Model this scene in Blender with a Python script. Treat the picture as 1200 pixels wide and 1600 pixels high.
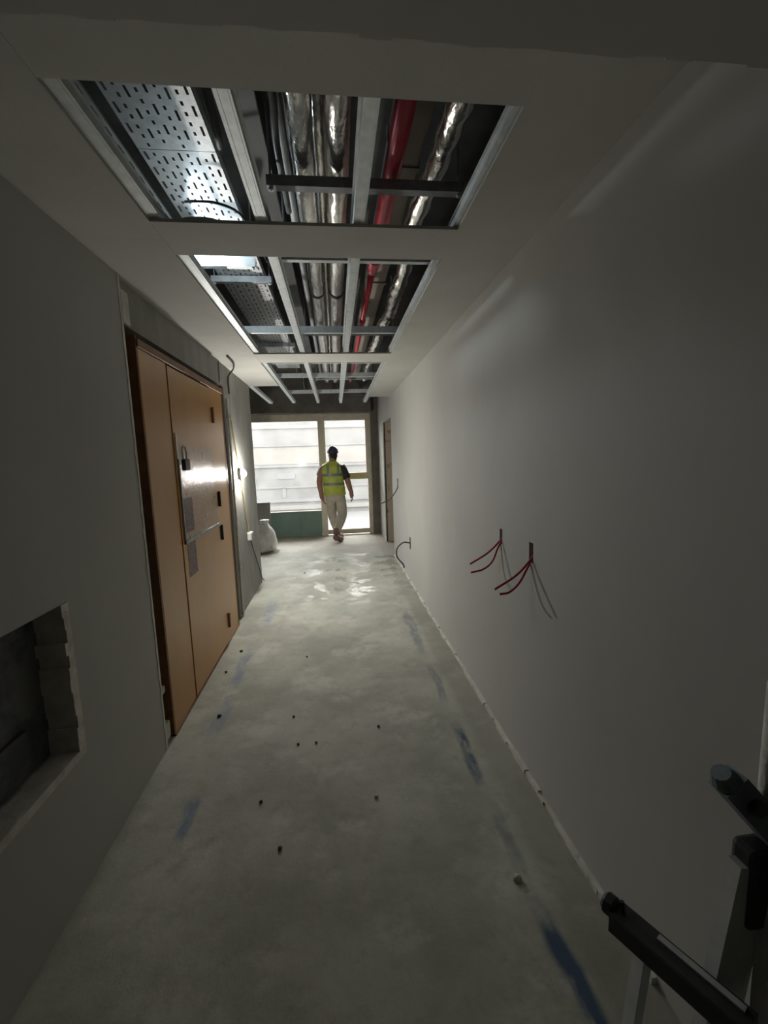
import bpy, bmesh, math, random
from mathutils import Vector, Matrix
random.seed(7)
S = bpy.context.scene
for o in list(bpy.data.objects): bpy.data.objects.remove(o)
col = S.collection
PI = math.pi

# ------------------------------------------------------------------ camera, world, light, exposure
cam = bpy.data.cameras.new('camera'); camo = bpy.data.objects.new('camera', cam); col.objects.link(camo)
cam.sensor_fit = 'VERTICAL'; cam.sensor_height = 32; cam.lens = 668.84 * 32 / 1600
cam.clip_start = 0.02
fw = Vector((0.10766165, 0.9856781, -0.12979854)); rt = Vector((0.9931693, -0.11253838, -0.03081981)); up = Vector((0.04498573, 0.12559381, 0.99106129))
camo.matrix_world = Matrix(((rt.x, up.x, -fw.x, 0), (rt.y, up.y, -fw.y, 0), (rt.z, up.z, -fw.z, 1.6), (0, 0, 0, 1)))
S.camera = camo
SKY = 16.0
LAMP_WALL = 1250.0
LAMP_VOID = 160.0
w = bpy.data.worlds.new('sky'); S.world = w; w.use_nodes = True
wt = w.node_tree; bg = wt.nodes['Background']
tc = wt.nodes.new('ShaderNodeTexCoord'); sep = wt.nodes.new('ShaderNodeSeparateXYZ'); rp = wt.nodes.new('ShaderNodeValToRGB')
wt.links.new(tc.outputs['Generated'], sep.inputs[0]); wt.links.new(sep.outputs['Z'], rp.inputs[0])
rp.color_ramp.elements[0].color = (.98, .95, .91, 1); rp.color_ramp.elements[1].color = (.93, .95, .97, 1)
wt.links.new(rp.outputs[0], bg.inputs[0]); bg.inputs[1].default_value = SKY
po = bpy.data.lights.new('window_portal', 'AREA'); po.shape = 'RECTANGLE'; po.size = 3.3; po.size_y = 2.4; po.cycles.is_portal = True
poo = bpy.data.objects.new('window_portal', po); col.objects.link(poo); poo.location = (-.85, 8.95, 1.22); poo.rotation_euler = (-PI / 2, 0, 0)
S.view_settings.view_transform = 'Standard'; S.view_settings.look = 'None'; S.view_settings.exposure = 0.0; S.view_settings.gamma = 1.0
S.view_settings.use_curve_mapping = False
S.cycles.use_denoising = True; S.cycles.max_bounces = 10; S.cycles.diffuse_bounces = 6; S.cycles.sample_clamp_indirect = 6.0
S.cycles.transparent_max_bounces = 12

# ------------------------------------------------------------------ materials
def M(name, c, rough=.6, metal=0., c2=None, scale=6., bump=.1, bscale=40., stretch=(1, 1, 1), emit=None, rvar=0., contrast=(.35, .65), spec=None):
    m = bpy.data.materials.new(name); m.use_nodes = True; t = m.node_tree; n = t.nodes; l = t.links
    b = n['Principled BSDF']; b.inputs['Roughness'].default_value = rough; b.inputs['Metallic'].default_value = metal
    if spec is not None: b.inputs['Specular IOR Level'].default_value = spec
    co = n.new('ShaderNodeTexCoord'); mp = n.new('ShaderNodeMapping'); mp.inputs['Scale'].default_value = stretch
    l.new(co.outputs['Object'], mp.inputs[0])
    nz = n.new('ShaderNodeTexNoise'); nz.inputs['Scale'].default_value = scale; nz.inputs['Detail'].default_value = 6; nz.inputs['Roughness'].default_value = .6
    l.new(mp.outputs[0], nz.inputs[0])
    r = n.new('ShaderNodeValToRGB'); c2 = c2 or tuple(v * .78 for v in c)
    r.color_ramp.elements[0].position, r.color_ramp.elements[1].position = contrast
    r.color_ramp.elements[0].color = (*c2, 1); r.color_ramp.elements[1].color = (*c, 1)
    l.new(nz.outputs['Fac'], r.inputs[0]); l.new(r.outputs[0], b.inputs['Base Color'])
    if rvar:
        mr = n.new('ShaderNodeMapRange'); mr.inputs['To Min'].default_value = max(.02, rough - rvar); mr.inputs['To Max'].default_value = rough + rvar
        l.new(nz.outputs['Fac'], mr.inputs[0]); l.new(mr.outputs[0], b.inputs['Roughness'])
    if bump:
        n2 = n.new('ShaderNodeTexNoise'); n2.inputs['Scale'].default_value = bscale; n2.inputs['Detail'].default_value = 4
        l.new(mp.outputs[0], n2.inputs[0])
        bp = n.new('ShaderNodeBump'); bp.inputs['Strength'].default_value = bump; bp.inputs['Distance'].default_value = .01
        l.new(n2.outputs['Fac'], bp.inputs['Height']); l.new(bp.outputs[0], b.inputs['Normal'])
    if emit:
        b.inputs['Emission Color'].default_value = (*emit[0], 1); b.inputs['Emission Strength'].default_value = emit[1]
    return m

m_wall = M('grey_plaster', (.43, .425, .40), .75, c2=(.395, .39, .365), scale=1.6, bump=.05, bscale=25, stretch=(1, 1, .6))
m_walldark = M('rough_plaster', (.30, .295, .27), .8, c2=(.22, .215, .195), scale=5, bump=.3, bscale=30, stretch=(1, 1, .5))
m_pillar = M('shaded_dark_cement', (.16, .145, .13), .85, c2=(.10, .09, .08), scale=4, bump=.3, bscale=30)  # dark tone puts the end pillar's backlit shade into its colour
m_edge = M('raw_plaster_edge', (.66, .65, .59), .85, c2=(.50, .49, .43), scale=14, bump=.5, bscale=50)
m_ceil = M('plasterboard', (.47, .465, .43), .8, c2=(.42, .415, .38), scale=2.5, bump=.06, bscale=60)
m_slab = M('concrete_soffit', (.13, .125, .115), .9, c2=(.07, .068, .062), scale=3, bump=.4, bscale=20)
m_galv = M('galvanised_steel', (.60, .63, .63), .5, .6, c2=(.48, .51, .52), scale=22, bump=.05, bscale=80, rvar=.08)
m_tray = M('tray_steel', (.60, .61, .61), .46, .4, c2=(.50, .51, .52), scale=20, bump=.03)
m_traybent = M('dusty_steel', (.42, .44, .44), .55, .4, c2=(.28, .29, .30), scale=14, bump=.05)
m_foil = M('foil_wrap', (.82, .80, .76), .22, 1., c2=(.62, .60, .56), scale=12, bump=.7, bscale=34, stretch=(1, .45, 1), rvar=.08)
m_duct = M('dull_duct', (.36, .32, .285), .6, .1, c2=(.28, .25, .22), scale=5)
m_red = M('red_pipe_paint', (.66, .03, .065), .35, c2=(.5, .02, .045), scale=8, bump=.04)
m_redwire = M('red_conduit', (.46, .028, .05), .42, c2=(.34, .02, .035), scale=20, bump=.02)
m_black = M('black_plastic', (.02, .02, .021), .5, c2=(.012, .012, .013), bump=.05)
m_bar = M('dark_bar_paint', (.05, .05, .046), .5, c2=(.03, .03, .028), bump=.1)
m_cable = M('grey_cable', (.05, .05, .05), .55, bump=.02)
m_door = M('orange_brown_paint', (.52, .275, .085), .3, c2=(.46, .235, .07), scale=3, bump=.03, bscale=30, stretch=(1, 1, .3), rvar=.06)
m_doordark = M('brown_frame_paint', (.26, .115, .045), .5, c2=(.16, .07, .03), scale=10, bump=.15)
m_film = M('dusty_glossy_film', (.42, .235, .11), .30, c2=(.44, .30, .19), scale=9, bump=.25, bscale=60, rvar=.14, contrast=(.35, .75))
m_label = M('faded_notice', (.10, .07, .075), .5, c2=(.24, .15, .12), scale=42, bump=0, stretch=(1, 1, 2.2), contrast=(.45, .55))
m_white = M('white_plastic', (.75, .74, .71), .4, c2=(.65, .64, .61), bump=.03)
m_yellow = M('yellow_cord', (.55, .42, .10), .5, bump=.02)
m_frame = M('beige_window_frame', (.58, .53, .45), .5, c2=(.48, .43, .36), scale=9, bump=.08)
m_midrail = M('ochre_rail', (.55, .47, .28), .5, c2=(.46, .39, .22), scale=9, bump=.08)
m_green = M('green_board', (.185, .27, .24), .75, c2=(.15, .225, .20), scale=3, bump=.08)
m_sack = M('white_woven_sack', (.78, .77, .73), .75, c2=(.58, .57, .53), scale=7, bump=.6, bscale=22)
m_greyboard = M('grey_board', (.34, .33, .31), .8, bump=.1)
m_reveal = M('beige_blockwork', (.52, .43, .33), .85, c2=(.20, .13, .09), scale=5, bump=.4, bscale=18, contrast=(.3, .42))
m_box = M('niche_metal', (.045, .047, .048), .6, c2=(.12, .12, .115), scale=4, bump=.1, contrast=(.5, .62))
m_skin = M('skin', (.34, .175, .125), .5, c2=(.29, .145, .10), bump=.05)
m_vest = M('yellow_vest', (.54, .61, .09), .6, c2=(.40, .46, .07), scale=9, bump=.5, bscale=11)
m_strip = M('reflective_strip', (.22, .24, .24), .35, c2=(.17, .19, .19), bump=.1)
m_tee = M('charcoal_cotton', (.035, .03, .03), .8, bump=.3, bscale=16)
m_trouser = M('cream_cotton', (.50, .45, .37), .8, c2=(.40, .36, .30), scale=8, bump=.6, bscale=13)
m_boot = M('brown_leather', (.20, .12, .10), .6, c2=(.14, .08, .065), scale=12, bump=.2)
m_sole = M('rubber_sole', (.24, .15, .13), .7, bump=.1)
m_helmet = M('navy_helmet', (.05, .05, .085), .35, c2=(.035, .035, .065), bump=.02)
m_hair = M('dark_hair', (.015, .012, .011), .6, bump=.4, bscale=60)
m_grit = M('dark_grit', (.05, .048, .042), .9, bump=.3)
m_pale = M('pale_mortar', (.46, .44, .38), .9, bump=.3)
m_facade = M('pale_render', (.080, .078, .074), .85, c2=(.064, .063, .060), scale=.8, bump=.05)
m_band = M('facade_ledge', (.105, .10, .09), .85, c2=(.09, .087, .078), scale=.8, bump=.05)
m_warm = M('warm_render', (.098, .09, .078), .85, c2=(.086, .08, .072), scale=.7, bump=.05)
m_bandd = M('facade_shutter', (.065, .065, .066), .8, c2=(.08, .08, .08), scale=.8, bump=.05)
m_leg = M('grey_leg_paint', (.55, .555, .54), .5, .1, c2=(.42, .43, .42), scale=9, bump=.1)
m_bluegrey = M('bluegrey_clamp', (.20, .24, .255), .5, .2, c2=(.12, .15, .165), scale=12, bump=.2)
m_bulb = M('lit_bulb', (1, 1, 1), .4, bump=0, emit=((1, .965, .90), LAMP_WALL))
m_led = M('lit_led_disc', (1, 1, 1), .4, bump=0, emit=((.80, .93, 1), LAMP_VOID))

def floor_material():
    m = bpy.data.materials.new('screed_floor'); m.use_nodes = True; t = m.node_tree; n = t.nodes; l = t.links; b = n['Principled BSDF']
    g = n.new('ShaderNodeNewGeometry'); sp = n.new('ShaderNodeSeparateXYZ'); l.new(g.outputs['Position'], sp.inputs[0])
    def noise(s, d=6, r=.6, st=(1, 1, 1)):
        mp = n.new('ShaderNodeMapping'); mp.inputs['Scale'].default_value = st; l.new(g.outputs['Position'], mp.inputs[0])
        z = n.new('ShaderNodeTexNoise'); z.inputs['Scale'].default_value = s; z.inputs['Detail'].default_value = d; z.inputs['Roughness'].default_value = r
        l.new(mp.outputs[0], z.inputs[0]); return z.outputs['Fac']
    def ramp(f, a, c):
        r = n.new('ShaderNodeMapRange'); r.interpolation_type = 'SMOOTHSTEP'; r.inputs['From Min'].default_value = a; r.inputs['From Max'].default_value = c; l.new(f, r.inputs[0]); return r.outputs[0]
    def math_(op, a, c=None):
        q = n.new('ShaderNodeMath'); q.operation = op
        for i, v in enumerate((a, c)):
            if v is None: continue
            if isinstance(v, (int, float)): q.inputs[i].default_value = v
            else: l.new(v, q.inputs[i])
        return q.outputs[0]
    def mix(f, a, c):
        q = n.new('ShaderNodeMix'); q.data_type = 'RGBA'; l.new(f, q.inputs[0])
        for s, v in ((q.inputs[6], a), (q.inputs[7], c)):
            if isinstance(v, tuple): s.default_value = (*v, 1)
            else: l.new(v, s)
        return q.outputs[2]
    base = mix(ramp(noise(1.6), .35, .65), (.31, .31, .26), (.45, .45, .38))
    base = mix(math_('MULTIPLY', ramp(noise(9, 5, .7), .5, .75), .55), base, (.25, .24, .20))
    patch = math_('MULTIPLY', math_('MULTIPLY', ramp(noise(2.3, 5, .6), .50, .64), ramp(noise(11, 5, .7), .3, .6)), .55)
    base = mix(patch, base, (.58, .58, .52))
    def smear(x0, wd, y0, y1, amt, base_, colr):    # a blue chalk or spray smear of its own shape on the screed
        wob = math_('MULTIPLY', math_('SUBTRACT', noise(1.7, 3), .5), .12)
        d = math_('ABSOLUTE', math_('SUBTRACT', math_('ADD', sp.outputs['X'], wob), x0))
        yw = math_('ADD', sp.outputs['Y'], math_('MULTIPLY', math_('SUBTRACT', noise(5, 3), .5), .25))
        f = (y1 - y0) * .3
        a = math_('MULTIPLY', ramp(d, wd, wd * .3), math_('MULTIPLY', ramp(yw, y0, y0 + f), ramp(yw, y1, y1 - f)))
        return mix(math_('MULTIPLY', math_('MULTIPLY', a, ramp(noise(10, 5, .65, (1.4, .5, 1)), .28, .6)), amt), base_, colr)
    for args in ((.645, .045, .55, 1.35, 1.1), (.64, .045, 1.80, 2.35, 1.1), (.645, .04, 2.5, 3.1, .5), (.64, .06, 3.1, 4.4, .55), (.65, .04, 1.3, 1.75, .4)):
        base = smear(*args, base, (.05, .09, .145))
    for args in ((-.735, .04, 1.68, 1.98, 1.0), (-.79, .06, 2.35, 2.9, .45), (-.79, .06, 2.9, 3.7, .7), (-.76, .08, 4.0, 5.0, .4)):
        base = smear(*args, base, (.13, .20, .32))
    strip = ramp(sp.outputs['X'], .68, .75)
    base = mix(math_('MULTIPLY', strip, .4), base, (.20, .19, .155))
    dusty = ramp(sp.outputs['Y'], 6.2, 8.2)
    base = mix(math_('MULTIPLY', math_('MULTIPLY', dusty, .8), ramp(noise(5, 5, .7), .25, .6)), base, (.38, .33, .27))
    l.new(base, b.inputs['Base Color'])
    zone = math_('MULTIPLY', ramp(sp.outputs['Y'], 4.2, 5.0), ramp(sp.outputs['Y'], 7.3, 6.6))
    wet = math_('MULTIPLY', math_('MULTIPLY', zone, ramp(noise(3.1, 5, .62), .50, .56)), ramp(sp.outputs['X'], -.6, -.1))
    rr = n.new('ShaderNodeMapRange'); rr.inputs['To Min'].default_value = .72; rr.inputs['To Max'].default_value = .07; l.new(wet, rr.inputs[0])
    l.new(rr.outputs[0], b.inputs['Roughness'])
    bp = n.new('ShaderNodeBump'); bp.inputs['Strength'].default_value = .35; bp.inputs['Distance'].default_value = .012; b.inputs['Specular IOR Level'].default_value = .4
    l.new(noise(14, 8, .65), bp.inputs['Height']); l.new(bp.outputs[0], b.inputs['Normal'])
    return m
m_floor = floor_material()

def glass_material():
    m = bpy.data.materials.new('dusty_glass'); m.use_nodes = True; t = m.node_tree; n = t.nodes; l = t.links
    n.remove(n['Principled BSDF']); out = n['Material Output']
    tr = n.new('ShaderNodeBsdfTransparent'); tr.inputs[0].default_value = (.96, .97, .97, 1)
    gl = n.new('ShaderNodeBsdfGlossy'); gl.inputs['Roughness'].default_value = .05
    tl = n.new('ShaderNodeBsdfTranslucent'); tl.inputs[0].default_value = (.9, .9, .88, 1)
    fr = n.new('ShaderNodeFresnel'); fr.inputs['IOR'].default_value = 1.25
    a = n.new('ShaderNodeMixShader'); c = n.new('ShaderNodeMixShader')
    nz = n.new('ShaderNodeTexNoise'); nz.inputs['Scale'].default_value = 3; nz.inputs['Detail'].default_value = 5
    co = n.new('ShaderNodeTexCoord'); l.new(co.outputs['Object'], nz.inputs[0])
    mr = n.new('ShaderNodeMapRange'); mr.inputs['From Min'].default_value = .3; mr.inputs['From Max'].default_value = .7; mr.inputs['To Min'].default_value = .012; mr.inputs['To Max'].default_value = .05
    l.new(nz.outputs['Fac'], mr.inputs[0])
    l.new(fr.outputs[0], a.inputs[0]); l.new(tr.outputs[0], a.inputs[1]); l.new(gl.outputs[0], a.inputs[2])
    l.new(mr.outputs[0], c.inputs[0]); l.new(a.outputs[0], c.inputs[1]); l.new(tl.outputs[0], c.inputs[2])
    l.new(c.outputs[0], out.inputs[0]); return m
m_glass = glass_material()

# ------------------------------------------------------------------ mesh helpers (world coordinates; build() makes them relative to the parent)
class MB:
    def __init__(s): s.v = []; s.f = []
    def add(s, vs, fs):
        k = len(s.v); s.v += [tuple(v) for v in vs]; s.f += [tuple(i + k for i in f) for f in fs]; return s
    def box(s, x0, x1, y0, y1, z0, z1, c=0.):
        if c <= 0:
            return s.add([(x, y, z) for x in (x0, x1) for y in (y0, y1) for z in (z0, z1)],
                         [(0, 1, 3, 2), (4, 6, 7, 5), (0, 4, 5, 1), (2, 3, 7, 6), (0, 2, 6, 4), (1, 5, 7, 3)])
        bm = bmesh.new(); bmesh.ops.create_cube(bm, size=1)
        for v in bm.verts: v.co = Vector(((x0 + x1) / 2 + v.co.x * (x1 - x0), (y0 + y1) / 2 + v.co.y * (y1 - y0), (z0 + z1) / 2 + v.co.z * (z1 - z0)))
        bmesh.ops.bevel(bm, geom=bm.edges[:], offset=c, segments=2, affect='EDGES', profile=.5)
        bm.verts.index_update(); s.add([v.co for v in bm.verts], [[v.index for v in f.verts] for f in bm.faces]); bm.free(); return s
    def bar(s, a, b, wd, ht, upv=(0, 0, 1)):      # rectangular bar between two points
        a, b = Vector(a), Vector(b); d = (b - a).normalized(); u = Vector(upv); r = d.cross(u)
        if r.length < 1e-4: r = d.cross(Vector((1, 0, 0)))
        r.normalize(); u = r.cross(d); vs = []
        for q in (a, b):
            for i, j in ((-1, -1), (1, -1), (1, 1), (-1, 1)): vs.append(q + r * i * wd / 2 + u * j * ht / 2)
        return s.add(vs, [(3, 2, 1, 0), (4, 5, 6, 7), (0, 1, 5, 4), (1, 2, 6, 5), (2, 3, 7, 6), (3, 0, 4, 7)])
    def tube(s, pts, r, n=10, caps=True):         # r: number or list
        pts = [Vector(q) for q in pts]; rs = r if isinstance(r, (list, tuple)) else [r] * len(pts); vs = []; fs = []
        ref = None
        for i, q in enumerate(pts):
            t = (pts[min(i + 1, len(pts) - 1)] - pts[max(i - 1, 0)]).normalized()
            if ref is None: ref = t.orthogonal().normalized()
            ref = (ref - t * ref.dot(t)).normalized(); b = t.cross(ref)
            for k in range(n):
                a = 2 * PI * k / n; vs.append(q + (ref * math.cos(a) + b * math.sin(a)) * rs[i])
        for i in range(len(pts) - 1):
            for k in range(n): fs.append((i * n + k, i * n + (k + 1) % n, (i + 1) * n + (k + 1) % n, (i + 1) * n + k))
        if caps: fs += [tuple(reversed(range(n))), tuple(range((len(pts) - 1) * n, len(pts) * n))]
        return s.add(vs, fs)
    def loft(s, rings, n=20, caps=True):          # ring: (cx, cy, cz, rx, ry[, twist, power])
        vs = []; fs = []
        for R_ in rings:
            cx, cy, cz, rx, ry = R_[:5]; tw = R_[5] if len(R_) > 5 else 0; pw = R_[6] if len(R_) > 6 else 1
            for k in range(n):
                a = 2 * PI * k / n; ca, sa = math.cos(a), math.sin(a)
                x = math.copysign(abs(ca) ** pw, ca) * rx; y = math.copysign(abs(sa) ** pw, sa) * ry
                vs.append((cx + x * math.cos(tw) - y * math.sin(tw), cy + x * math.sin(tw) + y * math.cos(tw), cz))
        for i in range(len(rings) - 1):
            for k in range(n): fs.append((i * n + k, i * n + (k + 1) % n, (i + 1) * n + (k + 1) % n, (i + 1) * n + k))
        if caps: fs += [tuple(reversed(range(n))), tuple(range((len(rings) - 1) * n, len(rings) * n))]
        return s.add(vs, fs)
    def build(s, name, mat, parent=None, smooth=False, sub=0, origin=None, bevel=0.):
        o0 = Vector(origin) if origin is not None else (wloc(parent) if parent else Vector((0, 0, 0)))
        me = bpy.data.meshes.new(name); me.from_pydata([tuple(Vector(v) - o0) for v in s.v], [], s.f)
        bm = bmesh.new(); bm.from_mesh(me); bmesh.ops.recalc_face_normals(bm, faces=bm.faces[:]); bm.to_mesh(me); bm.free()
        me.materials.append(mat); o = bpy.data.objects.new(name, me); col.objects.link(o)
        if parent: o.parent = parent
        elif origin is not None: o.location = o0
        if smooth:
            for q in me.polygons: q.use_smooth = True
        if bevel:
            md = o.modifiers.new('bevel', 'BEVEL'); md.width = bevel; md.segments = 2; md.limit_method = 'ANGLE'
        if sub:
            md = o.modifiers.new('smooth', 'SUBSURF'); md.levels = md.render_levels = sub
        return o
def wloc(o):
    v = Vector((0, 0, 0))
    while o: v = v + o.location; o = o.parent
    return v
def tag(o, label=None, cat=None, group=None, kind=None):
    for k, v in (('label', label), ('category', cat), ('group', group), ('kind', kind)):
        if v: o[k] = v
    return o
def thing(name, label, cat, loc, group=None):
    o = bpy.data.objects.new(name, None); o.empty_display_size = .1; o.location = loc; col.objects.link(o); return tag(o, label, cat, group)
def struct(o, label, cat): return tag(o, label, cat, kind='structure')
def smoothpath(pts, k=6):                          # Catmull-Rom
    P = [Vector(q) for q in pts]; P = [P[0] * 2 - P[1]] + P + [P[-1] * 2 - P[-2]]; out = []
    for i in range(1, len(P) - 2):
        for j in range(k):
            t = j / k; a, b, c, d = P[i - 1:i + 3]
            out.append(.5 * ((2 * b) + (c - a) * t + (2 * a - 5 * b + 4 * c - d) * t * t + (3 * b - a - 3 * c + d) * t ** 3))
    out.append(P[-2]); return out
def wall(axis, p0, p1, A, Z, holes):
    """wall slab between p0 and p1 along `axis`, spanning A x Z, with rectangular holes (a0,a1,z0,z1) that get reveal faces"""
    as_ = sorted(set([A[0], A[1]] + [h[i] for h in holes for i in (0, 1)])); zs = sorted(set([Z[0], Z[1]] + [h[i] for h in holes for i in (2, 3)]))
    as_ = [a for a in as_ if A[0] <= a <= A[1]]; zs = [z for z in zs if Z[0] <= z <= Z[1]]
    solid = lambda i, j: 0 <= i < len(as_) - 1 and 0 <= j < len(zs) - 1 and not any(h[0] < (as_[i] + as_[i + 1]) / 2 < h[1] and h[2] < (zs[j] + zs[j + 1]) / 2 < h[3] for h in holes)
    mb = MB(); P = (lambda p, a, z: (p, a, z)) if axis == 'x' else (lambda p, a, z: (a, p, z))
    q = lambda *v: mb.add(v, [(0, 1, 2, 3)])
    for i in range(len(as_) - 1):
        for j in range(len(zs) - 1):
            if not solid(i, j): continue
            a, b, c, d = as_[i], as_[i + 1], zs[j], zs[j + 1]
            for p in (p0, p1): q(P(p, a, c), P(p, b, c), P(p, b, d), P(p, a, d))
            if not solid(i - 1, j): q(P(p0, a, c), P(p1, a, c), P(p1, a, d), P(p0, a, d))
            if not solid(i + 1, j): q(P(p0, b, c), P(p1, b, c), P(p1, b, d), P(p0, b, d))
            if not solid(i, j - 1): q(P(p0, a, c), P(p1, a, c), P(p1, b, c), P(p0, b, c))
            if not solid(i, j + 1): q(P(p0, a, d), P(p1, a, d), P(p1, b, d), P(p0, b, d))
    return mb

# ------------------------------------------------------------------ the shell
L, RW, H, YW, TOP = -1.013, .89, 2.52, 8.835, 3.2
fl = MB(); fl.box(-3.4, 2.6, -3, 9.1, -.12, 0); struct(fl.build('floor', m_floor), 'grey cement screed floor with blue chalk smears and wet patches', 'floor')
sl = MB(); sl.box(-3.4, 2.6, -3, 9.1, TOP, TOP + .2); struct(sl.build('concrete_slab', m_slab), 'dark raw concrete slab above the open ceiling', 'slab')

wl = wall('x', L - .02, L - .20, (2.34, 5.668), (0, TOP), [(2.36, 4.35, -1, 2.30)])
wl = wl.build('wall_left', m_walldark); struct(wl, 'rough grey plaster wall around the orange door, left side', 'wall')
# thicker near layer, with the square niche cut through it
nb = wall('x', L, L - .20, (-3, 2.34), (0, TOP), [(.95, 1.655, .523, 1.10)])
wn = nb.build('wall_left_near', m_wall); struct(wn, 'smooth grey plastered left wall nearest the viewer with square niche', 'wall')
eb = MB(); zz = [i * .06 for i in range(43)]
for a, b in zip(zz[:-1], zz[1:]):
    if b > H: b = H
    e = random.uniform(0, .010); eb.box(L - .02, L + .003, 2.335 - e, 2.352, a, b)
eb.build('plaster_edge', m_edge, wn)
nbx = MB(); nbx.box(L - .112, L - .10, .96, 1.65, .528, 1.095); nbx.box(L - .10, L - .085, 1.22, 1.50, .56, .70, .004)
nbx.build('back_box', m_box, wn)
for nm, f in (('niche_edge', lambda q: [q.box(L - .10, L + .004, 1.628 - random.uniform(0, .02), 1.656, .523 + i * .048, .523 + (i + 1) * .048) for i in range(12)]),
              ('niche_sill', lambda q: [q.box(L - .10 + random.uniform(0, .015), L + .002, .95 + i * .0705, .95 + (i + 1) * .0705, .495, .527) for i in range(10)])):
    q = MB(); f(q); q.build(nm, m_edge, wn)

# right wall with a doorway at the far end and four small cable slots
SLOTS = [(2.222, 2.258, 1.098, 1.182), (1.85, 1.893, 1.082, 1.178)]
wr = wall('x', RW, RW + .22, (-3, 9.0), (0, TOP), [(6.78, 7.92, -1, 2.2)] + SLOTS)
wr = wr.build('wall_right', m_wall); struct(wr, 'long smooth grey plastered right wall lit from the far end', 'wall')
rv = MB(); rv.box(RW + .012, RW + .22, 7.90, 7.925, 0, 2.2); rv.build('reveal_lining', m_reveal, wr)
q = MB(); q.box(RW - .006, RW + .012, 7.885, 7.96, 0, 2.23); q.build('corner_bead', m_edge, wr)
q = MB(); q.box(RW + .013, RW + .03, 7.888, 7.90, 0, 2.2); q.build('joint_gap', m_black, wr)
for a, b, c, d in SLOTS:
    q = MB(); q.box(RW + .05, RW + .06, a, b, c, d); q.build('slot_back', m_doordark, wr)
bl = MB(); y = 1.0
while y < 6.7:
    n_ = random.uniform(.05, .16); bl.box(RW - .012 - random.uniform(0, .012), RW + .001, y, y + n_, 0, .012 + random.uniform(0, .012)); y += n_
struct(bl.build('baseboard_right', m_edge), 'rough pale mortar bead along the foot of right wall', 'mortar bead')

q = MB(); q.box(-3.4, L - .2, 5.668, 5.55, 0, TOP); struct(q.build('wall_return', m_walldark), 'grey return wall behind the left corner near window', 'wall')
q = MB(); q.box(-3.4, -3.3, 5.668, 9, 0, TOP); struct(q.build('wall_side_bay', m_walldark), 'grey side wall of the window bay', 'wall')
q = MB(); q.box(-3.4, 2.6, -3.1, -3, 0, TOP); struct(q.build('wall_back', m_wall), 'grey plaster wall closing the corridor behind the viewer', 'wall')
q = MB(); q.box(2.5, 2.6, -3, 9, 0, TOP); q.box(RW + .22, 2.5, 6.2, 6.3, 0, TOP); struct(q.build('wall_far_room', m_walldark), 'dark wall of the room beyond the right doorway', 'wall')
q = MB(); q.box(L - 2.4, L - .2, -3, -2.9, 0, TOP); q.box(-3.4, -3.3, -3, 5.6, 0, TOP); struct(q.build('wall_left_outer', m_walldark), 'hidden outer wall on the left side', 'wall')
q = MB(); q.box(.74, 2.6, 8.78, 8.98, 0, TOP); struct(q.build('wall_far', m_pillar), 'cement pillar coloured dark as backlit, between window door and right wall', 'wall')
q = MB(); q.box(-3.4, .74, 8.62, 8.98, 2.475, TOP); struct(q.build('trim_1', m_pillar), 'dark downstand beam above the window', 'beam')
q = MB()
for i in range(40):
    x = -1.2 + i * .058; q.box(x, x + .058, -1.6, .85 + random.uniform(-.005, .005), 2.33, TOP)
struct(q.build('trim_2', m_wall), 'grey plastered bulkhead across the corridor overhead', 'bulkhead')

# ------------------------------------------------------------------ ceiling boards
ce = bpy.data.objects.new('ceiling', None); ce.location = (0, 1.2, H); col.objects.link(ce); struct(ce, 'grey plasterboard ceiling with three long openings', 'ceiling')
def board(x0, x1, y0, y1, dz=0.):
    q = MB(); q.box(x0, x1, y0, y1, H + dz, H + .0125 + dz); return q.build('plasterboard_panel', m_ceil, ce)
board(L - .02, -.668, .86, 2.0); board(L - .02, -.668, 2.001, 3.9); board(L - .02, -.668, 3.901, 5.70)
board(.548, RW, .86, 2.6); board(.548, RW, 2.601, 4.7); board(.548, RW, 4.701, 6.83)
board(-.667, .5475, .86, 1.23); board(-.667, .5475, 1.862, 2.138); board(-.667, .5475, 4.005, 4.355)

# ------------------------------------------------------------------ ceiling channels, lengthwise
def channel(x, y0, y1, wd, label, ht=.028):
    z = H + .013; t = thing('ceiling_channel', label, 'metal channel', (x, y0, z), 'lengthwise steel ceiling channels')
    q = MB(); q.box(x - wd / 2, x + wd / 2, y0, y1, z, z + .0015)
    for s in (-1, 1): q.box(x + s * wd * .30 - .002, x + s * wd * .30 + .002, y0, y1, z - .0015, z)
    q.build('web', m_galv, t)
    for s in (-1, 1):
        q = MB(); a, b = sorted((x + s * wd / 2, x + s * (wd / 2 - .0015))); q.box(a, b, y0, y1, z + .001, z + ht)
        a, b = sorted((x + s * (wd / 2 - .0015), x + s * (wd / 2 + .009))); q.box(a, b, y0, y1, z + ht - .0015, z + ht); q.build('flange', m_galv, t)
    return t
channel(-.648, .95, 7.54, .05, 'steel ceiling channel along the left edge of the openings')
channel(-.245, .95, 7.59, .044, 'steel ceiling channel left of the foil pipes')
channel(.138, .95, 7.64, .044, 'steel ceiling channel between foil pipes and red pipe', .043)
channel(.553, .95, 7.61, .05, 'steel ceiling channel along the right edge of the openings')
channel(-1.03, 5.72, 7.57, .06, 'short steel ceiling channel by the left corner near window')
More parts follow.
